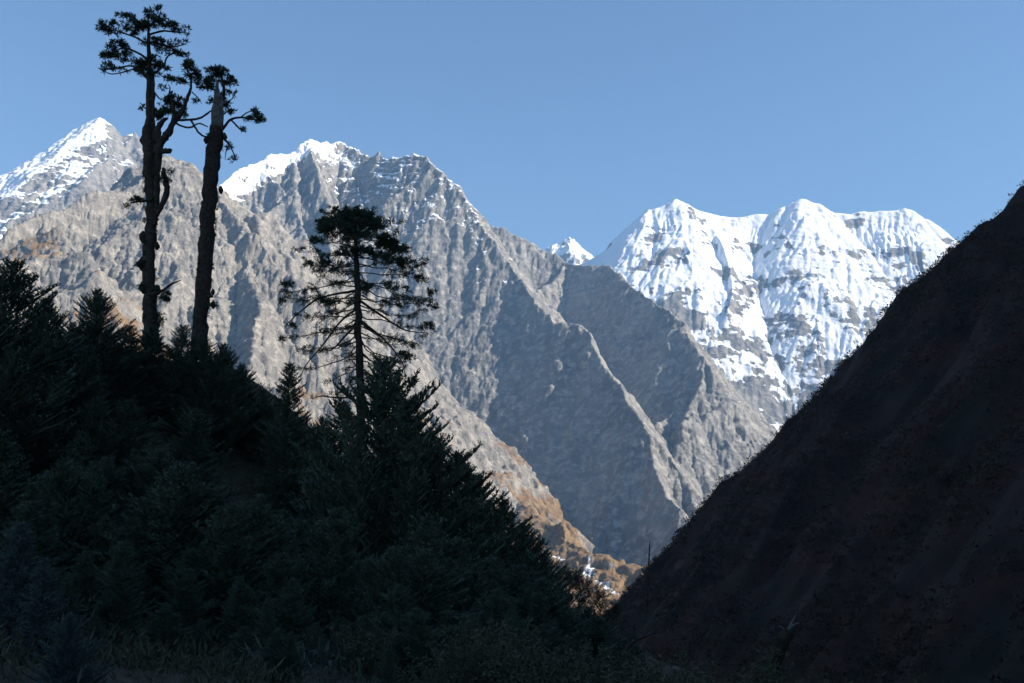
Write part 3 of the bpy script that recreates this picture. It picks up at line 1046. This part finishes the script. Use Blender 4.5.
for pts, wd in (
    ([(222, 130, .3), (230, 120, .3), (240, 117.5, .3), (250, 119, .3), (257, 120, .3)], [3.4, 2.8, 2.2, 1.8, 0.8]),
    ([(231, 120, .3), (238, 127, .3), (243, 131, .3), (247, 131, .3)], [2, 1.8, 1.8, 0.8]),
    ([(240, 118, .3), (248, 112, .3), (256, 111, .3)], [1.6, 1.3, 0.7]),
    ([(223, 138, .2), (229, 144, .2), (232, 150, .2), (236, 160, .2)], [2.4, 2, 1.5, 0.8]),
    ([(229, 144, .2), (226, 152, .2), (225, 160, .2)], [1.6, 1.2, 0.5]),
    ([(219, 110, .6), (224, 92, .6), (222, 78, .6), (216, 72, .6)], [4, 3.4, 2.6, 1.4]),
    ([(222, 86, .6), (230, 82, .6), (237, 79, .6)], [2, 1.6, 0.8]),
    ([(221, 108, .5), (228, 102, .5), (234, 97, .5)], [2, 1.6, 0.8]),
    ([(221, 116, .5), (228, 111, .5)], [2, 1]),
    ([(218, 92, .6), (210, 88, .6), (202, 86, .6)], [2, 1.6, 0.8]), ([(207, 297, -.3), (213, 296, -.3)], [4, 3]),
):
    lb = MB()
    t.stem(lb, pts, wd, 6, 4)
    lb.build('limb', BARK, t.root, t.o, True)
for x, y, rx, ry, n in ((480, 250, 50, 18, 1), (470, 238, 24, 9, 1), (512, 280, 30, 12, 1), (435, 300, 30, 14, 1), (450, 268, 30, 12, .9), (500, 318, 20, 12, .6), (505, 350, 24, 13, .9), (512, 382, 20, 10, .9), (445, 345, 10, 16, .6), (575, 408, 18, 8, .7),
                       (603, 400, 24, 16, 1), (618, 412, 16, 12, 1), (603, 380, 16, 8, .9), (528, 320, 12, 8, .5), (558, 442, 10, 5, .6), (525, 545, 14, 12, .25), (512, 500, 10, 16, .25)):
    px, py = C1(x, y)
    cc, c = t.pad(cr, px, py, rx / 3.415, ry / 3.415, dy=t.rg.uniform(0.1, 1.2), n=n)
    t.twigs(cr, c + np.array([0, 0, -ry / 3.415 * t.m * 0.6]), cc, 5)
t.pad(cr, 213, 305, 4, 4, dy=-0.6, n=1.3, size=0.7)
for k in range(50):
    py = t.rg.uniform(132, 330)
    t.pad(cr, np.interp(py, [130, 335], [216, 200]) + t.rg.choice((-1, 1)) * t.rg.uniform(6, 7.6), py, 1.3, 2.2, dy=t.rg.uniform(-.5, .1), n=1.2, size=0.5)
cr.build('crown', NEEDLE, t.root, t.o)


# umbrella-crowned fir
def C3(x, y):
    return (260 + x / 3.415, 190 + y / 3.415)


t = Tree('fir_tree', 'umbrella shaped fir with a dense domed crown and bare drooping branches', 360, 460, 72, 8)
tk, lb, cr = MB(), MB(), MB()
t.stem(tk, [(361.5, 480), (361.5, 440), (360.5, 395), (359, 350), (358, 307), (356.5, 263), (355.5, 235), (355, 216)], [11, 9.5, 8.5, 7.5, 6.8, 5, 3.4, 1.4], 9)
tk.build('trunk', BARK, t.root, t.o, True)
rg = t.rg
for k in range(90):
    f = k / 89.0
    lb = MB()
    py = 216 + 172 * f ** 1.15
    az = k * 2.4 + rg.uniform(-0.3, 0.3)
    ext = np.interp(py, [214, 225, 245, 270, 300, 340, 365, 395], [10, 40, 60, 74, 82, 70, 55, 26]) * t.m * rg.uniform(0.5, 1.14)
    if py > 340 and rg.rand() < 0.35:
        ext *= 0.45
    droop = np.interp(py, [214, 240, 270, 300, 350, 395], [0.35, 0.08, -0.12, -0.25, -0.6, -0.45]) + rg.uniform(-0.12, 0.12)
    o = t.pt((np.interp(py, [216, 395], [355, 360.5]), py))
    dh = np.array([math.cos(az), math.sin(az), 0])
    ks = np.linspace(0, 1, 8)
    lift = rg.uniform(-0.02, 0.22) * ext
    pts = o + dh * (ext * ks)[:, None]
    pts[:, 2] += ext * droop * ks * (1 - 0.35 * ks) + lift * ks ** 4 * (0.9 if py > 250 else 0.3)
    pts[1:] += rg.normal(0, 0.05, (7, 3)) * np.linspace(0.3, 1.2, 7)[:, None]
    pts[1:] += rg.normal(0, 0.06, (7, 3)) * ext / 4
    lb.tube(pts, np.linspace(0.06 if py > 250 else 0.045, 0.012, 8), 5)
    # side twigs with sparse needles
    dense = np.interp(py, [214, 262, 285, 330, 400], [1.6, 1.5, 1.15, 0.75, 0.5])
    for j in range(int(6 + ext * 4.2)):
        u = rg.uniform(0.35, 1.0) if py > 255 else rg.uniform(0.2, 1.0)
        i = min(int(u * 7), 6)
        b = pts[i] + (pts[i + 1] - pts[i]) * (u * 7 - i)
        d = dh * rg.uniform(0.1, 0.8) + np.array([-dh[1], dh[0], 0]) * rg.choice((-1, 1)) * rg.uniform(0.3, 0.9) + np.array([0, 0, rg.uniform(-0.15, 0.5) if py < 255 else rg.uniform(-0.7, 0.3)])
        ln = rg.uniform(0.35, 1.0) * (1.15 - 0.5 * u)
        e = b + d / np.linalg.norm(d) * ln
        lb.tube(smooth_path([b, (b + e) / 2 + rg.normal(0, 0.05, 3), e], 2), np.linspace(0.02, 0.007, 5), 3)
        if rg.rand() < dense * 0.95 + 0.05 and u > 0.45:
            nb = int(26 * min(dense, 1.2) * rg.uniform(0.4, 1.3)) + 3
            c = b + (e - b) * rg.uniform(0.35, 1.05, (nb, 1)) + rg.normal(0, 0.05, (nb, 3))
            dd = rg.normal(0, 0.6, (nb, 3)) + (e - b) / ln * 0.5 + np.array([0, 0, 0.35])
            L = rg.uniform(0.12, 0.28, nb)
            cr.blades(c, dd, L, L * 0.18, rg, 0.5)
    lb.build('limb', BARK, t.root, t.o, True)
for x, y, rx, ry, n in ((300, 92, 60, 14, 1.0), (345, 88, 55, 15, 1.0), (320, 108, 70, 14, .9), (440, 190, 30, 18, .9), (320, 88, 84, 18, 1.1), (230, 122, 44, 20, 1.1), (280, 130, 70, 24, 1.1), (380, 118, 40, 24, 1.1), (340, 150, 70, 20, .9), (445, 175, 42, 26, 1.1), (478, 208, 34, 15, 1), (430, 228, 74, 18, .7), (500, 250, 36, 14, .9),
                       (330, 215, 74, 20, .5), (255, 250, 46, 14, .6), (192, 172, 24, 6, .8), (185, 250, 30, 10, .8), (95, 322, 22, 7, 1.1), (78, 378, 12, 7, .8), (232, 380, 28, 10, .9), (110, 465, 24, 6, .6), (545, 300, 26, 12, .7), (585, 352, 20, 10, .6),
                       (590, 398, 24, 8, .6), (572, 462, 30, 7, .9), (500, 566, 32, 11, 1), (470, 340, 44, 7, .6), (520, 655, 20, 8, .8), (130, 205, 30, 5, .4), (560, 240, 14, 8, .5), (75, 510, 8, 5, .7)):
    px, py = C3(x, y)
    cc, c = t.pad(cr, px, py, rx / 3.415, ry / 3.415, dy=rg.uniform(-1.6, 1.6), n=n)
for pts, wd in (
    ([(358, 307), (339, 323), (322, 346), (306, 365), (299, 382)], [2.6, 2.2, 1.6, 1.1, 0.5]),
    ([(360, 322), (345, 336), (331, 350), (318, 347)], [2.8, 2.2, 1.4, 0.7]),
    ([(360, 320), (378, 334), (392, 348), (402, 362), (406, 378)], [3, 2.4, 1.8, 1.2, 0.6]),
    ([(359, 300), (385, 318), (405, 330), (428, 333)], [3, 2.2, 1.6, 0.7]),
    ([(358, 290), (320, 298), (300, 312), (284, 327)], [2.8, 2.2, 1.5, 0.7]),
    ([(360, 395), (340, 398), (322, 396), (312, 399)], [2.4, 2, 1.4, 0.6]),
):
    lb = MB()
    t.stem(lb, pts, wd, 6, 4)
    lb.build('limb', BARK, t.root, t.o, True)
cr.build('crown', NEEDLE, t.root, t.o)


# ------------------------------------------------------------------ ground cover
rg = np.random.RandomState(77)
mb = MB()
n = 16000
yy = rg.uniform(0, 1, n) ** 0.75 * 95 + 9
uu = rg.uniform(-0.62, 0.62, n)
xx = uu * yy
keep = (yy > 12) | (np.abs(xx) > 4)
C, D_, L_ = [], [], []
dens = fbm2(xx.astype(np.float32) / 6, yy.astype(np.float32) / 6, 3)
for x, y, dn in zip(xx, yy, dens):
    if dn < -0.25 and rg.rand() < 0.6:
        continue
    z = gh(x, y)
    hgt = (0.35 + 0.9 * rg.rand() ** 2) * (0.8 + 0.5 * max(dn, 0)) * (1.0 if y > 20 else 0.5)
    k = 16
    c = np.array([x, y, z - 0.05]) + rg.normal(0, 1, (k, 3)) * np.array([0.35, 0.35, 0.0]) + np.array([0, 0, 1]) * rg.uniform(0, hgt * 0.7, (k, 1))
    C.append(c)
    D_.append(rg.normal(0, 0.55, (k, 3)) + np.array([0, 0, 0.8]))
    L_.append(rg.uniform(0.2, 0.55, k) * (0.6 + hgt * 0.5) * min(1.0, 0.25 + y / 45))
L_ = np.concatenate(L_)
mb.blades(np.concatenate(C), np.concatenate(D_), L_, L_ * 0.16, rg)
tag(mb.build('undergrowth', UNDER), 'dense dark undergrowth covering the left slope', 'undergrowth', None, 'stuff')

mb = MB()
n = 70000
fl = ((HY > 120) & (HY < 700) & (HX / HY < 0.62) & (HX / HY > 0.02) & (HZ > -90)).ravel()
pts = np.stack([HX.ravel()[fl], HY.ravel()[fl], HZ.ravel()[fl]], 1)
pts = pts[rg.randint(0, len(pts), n)].astype(np.float64)
pts[:, :2] += rg.uniform(-1.5, 1.5, (n, 2))
cl = fbm2((pts[:, 0] / 45).astype(np.float32), (pts[:, 1] / 45).astype(np.float32), 4)
pts = pts[(cl + rg.normal(0, 0.22, n)) > -0.12]
n = len(pts)
sz = 0.5 + 2.4 * rg.rand(n) ** 3.5
k = 13
u = rg.normal(size=(n, k, 3))
u /= np.linalg.norm(u, axis=2)[..., None]
c = pts[:, None, :] + u * sz[:, None, None] * np.array([1, 1, 0.6]) * rg.uniform(0.3, 1, (n, k, 1)) + np.array([0, 0, 1]) * sz[:, None, None] * 0.4
d = u + np.array([0, 0, 0.5])
L_ = np.repeat(sz, k) * rg.uniform(0.3, 0.8, n * k)
mb.blades(c.reshape(-1, 3), d.reshape(-1, 3), L_, L_ * 0.5, rg)
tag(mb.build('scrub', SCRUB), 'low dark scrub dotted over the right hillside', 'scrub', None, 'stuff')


# ------------------------------------------------------------------ dead wood low on the right
def snag_small(name, label, pts, w, Y, twigs, mat=BARK, tw=None):
    t = Tree(name, label, pts[0][0], pts[0][1], Y, int(pts[0][0]))
    gz = gh(t.o[0], t.o[1])
    base = t.pt(pts[0])
    t.o = np.array([base[0], base[1], min(base[2], gz)])
    t.root.location = tuple(t.o)
    tk = MB()
    t.stem(tk, pts, w, 8, 5)
    tk.build('trunk', mat, t.root, t.o, True)
    for q, ww in twigs:
        b = MB()
        t.stem(b, q, ww, 5, 4)
        b.build('branch', tw or mat, t.root, t.o, True)
    return t


MOSSY = simple_mat('mossy_bark', (0.02, 0.017, 0.012), (0.05, 0.036, 0.022), 5.0, 0.04, third=(0.04, 0.042, 0.018))
t = snag_small('tree_stump', 'leaning mossy stump with pale forked twigs at its broken tip', [(766, 700), (770, 672), (776, 652), (784, 638), (788, 629)], [15, 14, 15, 13, 6], 38,
               [([(788, 630), (793, 625), (799, 623)], [3, 2, 1]), ([(789, 629), (792, 622), (796, 615)], [2.5, 2, 0.8]), ([(786, 631), (781, 627), (778, 626)], [2, 1.5, 0.7])], MOSSY, DEADWOOD)
cr = MB()
for k in range(26):
    py = t.rg.uniform(632, 690)
    t.pad(cr, np.interp(py, [629, 652, 672, 700], [787, 776, 770, 766]) + t.rg.choice((-1, 1)) * t.rg.uniform(3, 6.5), py, 2.2, 3, dy=t.rg.uniform(-.2, .1), n=0.8, size=0.35)
cr.build('moss', SCRUB, t.root, t.o)
snag_small('dead_tree', 'bare crooked dead tree with an elbowed limb at the foot of the right hillside', [(624, 700), (625, 675), (627, 650), (636, 640), (650, 634), (656, 626)], [5, 4.5, 4, 3.6, 2.6, 1], 42,
           [([(636, 640), (634, 630), (636, 620), (641, 612)], [2.4, 2, 1.4, 0.6]), ([(636, 630), (628, 622), (622, 618)], [1.4, 1, 0.5]), ([(650, 634), (662, 631), (672, 622)], [1.8, 1.2, 0.6]), ([(626, 665), (640, 660), (652, 652)], [2, 1.4, 0.6])])
snag_small('dead_tree', 'thin bare dead pole with stubby side twigs on the skyline at the valley notch', [(647, 612), (647.5, 590), (648.5, 570), (649.5, 548), (650, 540)], [2.6, 2.2, 1.8, 1.2, 0.5], 95,
           [([(648.5, 568), (653, 563), (656, 556)], [1.2, 0.9, 0.4]), ([(648.5, 576), (643, 571), (641, 566)], [1.2, 0.9, 0.4]), ([(649, 556), (653, 552)], [0.9, 0.4]), ([(648, 585), (655, 582), (660, 575)], [1.2, 0.9, 0.4])])

# low bushes of the gully, each its own plant
BV = []
for i in range(3):
    mb = MB()
    r_ = np.random.RandomState(300 + i)
    C, D_, L_ = [], [], []
    for b in range(80):
        az, el = r_.uniform(0, 6.28), r_.uniform(0.35, 1.45)
        ln = r_.uniform(0.45, 1.0)
        d = np.array([math.cos(az) * math.cos(el), math.sin(az) * math.cos(el), math.sin(el)])
        ks = np.linspace(0.15, 1, 15)[:, None]
        p = d * ln * ks + np.array([0, 0, 0.15]) * ks ** 2 + r_.normal(0, 0.02, (15, 3))
        mb.tube(p[::3], np.linspace(0.008, 0.003, 5), 3)
        for rep in range(6):
            C.append(p + r_.normal(0, 0.02, p.shape))
            D_.append(d * 0.7 + r_.normal(0, 0.6, p.shape))
            L_.append(r_.uniform(0.03, 0.08, 15))
    L_ = np.concatenate(L_)
    mb.blades(np.concatenate(C), np.concatenate(D_), L_, L_ * 0.3, r_)
    BV.append([mesh_only('bush', mb.arrays(), mt) for mt in (UNDER, SKYLIT)])


def bush(px, py, Y, kind, label, group, blue=False, wide=1.2):
    x, y, z = P(px, py, Y)
    g_ = gh(x, y)
    o = bpy.data.objects.new('bush', BV[kind][1 if blue else 0])
    COL.objects.link(o)
    h = max(z - g_, 0.5) + 0.05
    o.location = (x, y, g_ - 0.05)
    o.scale = (h * wide, h * wide, h)
    o.rotation_euler = (0, 0, rng.uniform(0, 6.28))
    return tag(o, label, 'bush', group)


# twiggy saplings at the valley notch
SAP = []
for i in range(2):
    r_ = np.random.RandomState(500 + i)
    tk, cr = MB(), MB()
    z_ = np.linspace(-0.3, 6, 9)
    tp = np.stack([r_.normal(0, 0.08, 9), r_.normal(0, 0.08, 9), z_], 1)
    tk.tube(tp, np.linspace(0.09, 0.012, 9), 6)
    for b in range(34):
        f = r_.uniform(0.3, 0.97)
        o_ = np.array([np.interp(f * 6, z_, tp[:, k]) for k in range(3)])
        az, ln = r_.uniform(0, 6.28), (1.9 * (1.05 - f) + 0.35) * r_.uniform(0.6, 1.1)
        ks = np.linspace(0, 1, 7)[:, None]
        p = o_ + np.array([math.cos(az), math.sin(az), 0.45]) * ln * ks + np.array([0, 0, 0.35 * ln]) * ks ** 2 + r_.normal(0, 0.05, (7, 3)) * ks
        tk.tube(p, np.linspace(0.03, 0.008, 7), 4)
        for j in range(9):
            q_ = p[r_.randint(2, 7)]
            e_ = q_ + np.array([r_.normal(0, 0.3), r_.normal(0, 0.3), r_.uniform(0.0, 0.45)])
            tk.tube(np.array([q_, (q_ + e_) / 2 + r_.normal(0, 0.03, 3), e_]), [0.012, 0.009, 0.005], 3)
            c_ = q_ + (e_ - q_) * r_.uniform(0.3, 1.1, (16, 1)) + r_.normal(0, 0.05, (16, 3))
            cr.blades(c_, r_.normal(0, 0.6, (16, 3)) + np.array([0, 0, 0.4]), r_.uniform(0.06, 0.15, 16), np.full(16, 0.035), r_)
    SAP.append((mesh_only('sapling_trunk', tk.arrays(), BARK), mesh_only('sapling_crown', cr.arrays(), UNDER)))
for (px, py, Y, k_), lab in (((578, 574, 80, 0), 'tallest twiggy sapling right of the spruce row against ochre grass'), ((598, 592, 82, 1), 'middle twiggy sapling in front of the ochre valley grass'),
                             ((564, 572, 78, 1), 'twiggy sapling nearest the last spruce of the row'), ((614, 604, 84, 0), 'lowest twiggy sapling at the bottom of the valley notch')):
    x, y, z = P(px, py, Y)
    g_ = gh(x, y)
    r = tag(empty('sapling', (x, y, g_)), lab, 'sapling', 'twiggy saplings at the valley notch')
    k = max(z - g_, 1.5) / 6.2
    r.scale = (k, k, k)
    r.rotation_euler = (0, 0, rng.uniform(0, 6))
    for nm, me in zip(('trunk', 'crown'), SAP[k_]):
        o = bpy.data.objects.new(nm, me)
        COL.objects.link(o)
        o.parent = r

# young firs in the bottom left corner, caught sky light painted into their needles
SKYLIT_SPR = [(a_, b_.copy()) for a_, b_ in SPR[:3]]
for a_, b_ in SKYLIT_SPR:
    b_.materials.clear()
    b_.materials.append(SKYLIT)
_spr = SPR
SPR = SKYLIT_SPR
for a in (((18, 520, 27, 0), 'young fir with painted bluish sky light, highest at the left edge of the dark slope', 1.1), ((46, 556, 25, 1), 'young fir with painted bluish sky light just below the highest one at the left edge', 1.2), ((72, 612, 22, 2), 'young fir with painted bluish sky light, lowest in the bottom left corner', 1.2)):
    spruce(*a[0], a[1], 'young firs with painted sky light in the bottom left corner', a[2])
SPR = _spr
k = 0
while k < 70:
    px = rng2.uniform(330, 900)
    Y = rng2.uniform(24, 80)
    py = rng2.uniform(622, 684) + max(0, px - 640) * 0.1
    x, y, z = P(px, py, Y)
    h = z - gh(x, y)
    if not 0.5 < h < 2.6:
        k += 0.1
        continue
    bush(px, py, Y, rng2.randrange(3), 'dark bush among the others in the shaded gully', 'dark bushes filling the gully', False, rng2.uniform(0.9, 1.4))
    k += 1

# ------------------------------------------------------------------ the air
m = bpy.data.materials.new('haze')
m.use_nodes = True
m.node_tree.nodes.clear()
vo = m.node_tree.nodes.new('ShaderNodeOutputMaterial')
pv = m.node_tree.nodes.new('ShaderNodeVolumePrincipled')
pv.inputs['Color'].default_value = (0.30, 0.58, 1.0, 1)
pv.inputs['Density'].default_value = 0.00005
pv.inputs['Anisotropy'].default_value = 0.0
m.node_tree.links.new(pv.outputs['Volume'], vo.inputs['Volume'])
a = np.array([(x, y, z) for z in (-445, 3300) for y in (-4100, 13100) for x in (-9100, 9100)], np.float32)
f = np.array([[0, 2, 3, 1], [4, 5, 7, 6], [0, 1, 5, 4], [2, 6, 7, 3], [0, 4, 6, 2], [1, 3, 7, 5]])
tag(new_mesh('haze', a, [f], m), 'thin blue mountain haze filling the valley', 'haze', None, 'stuff')
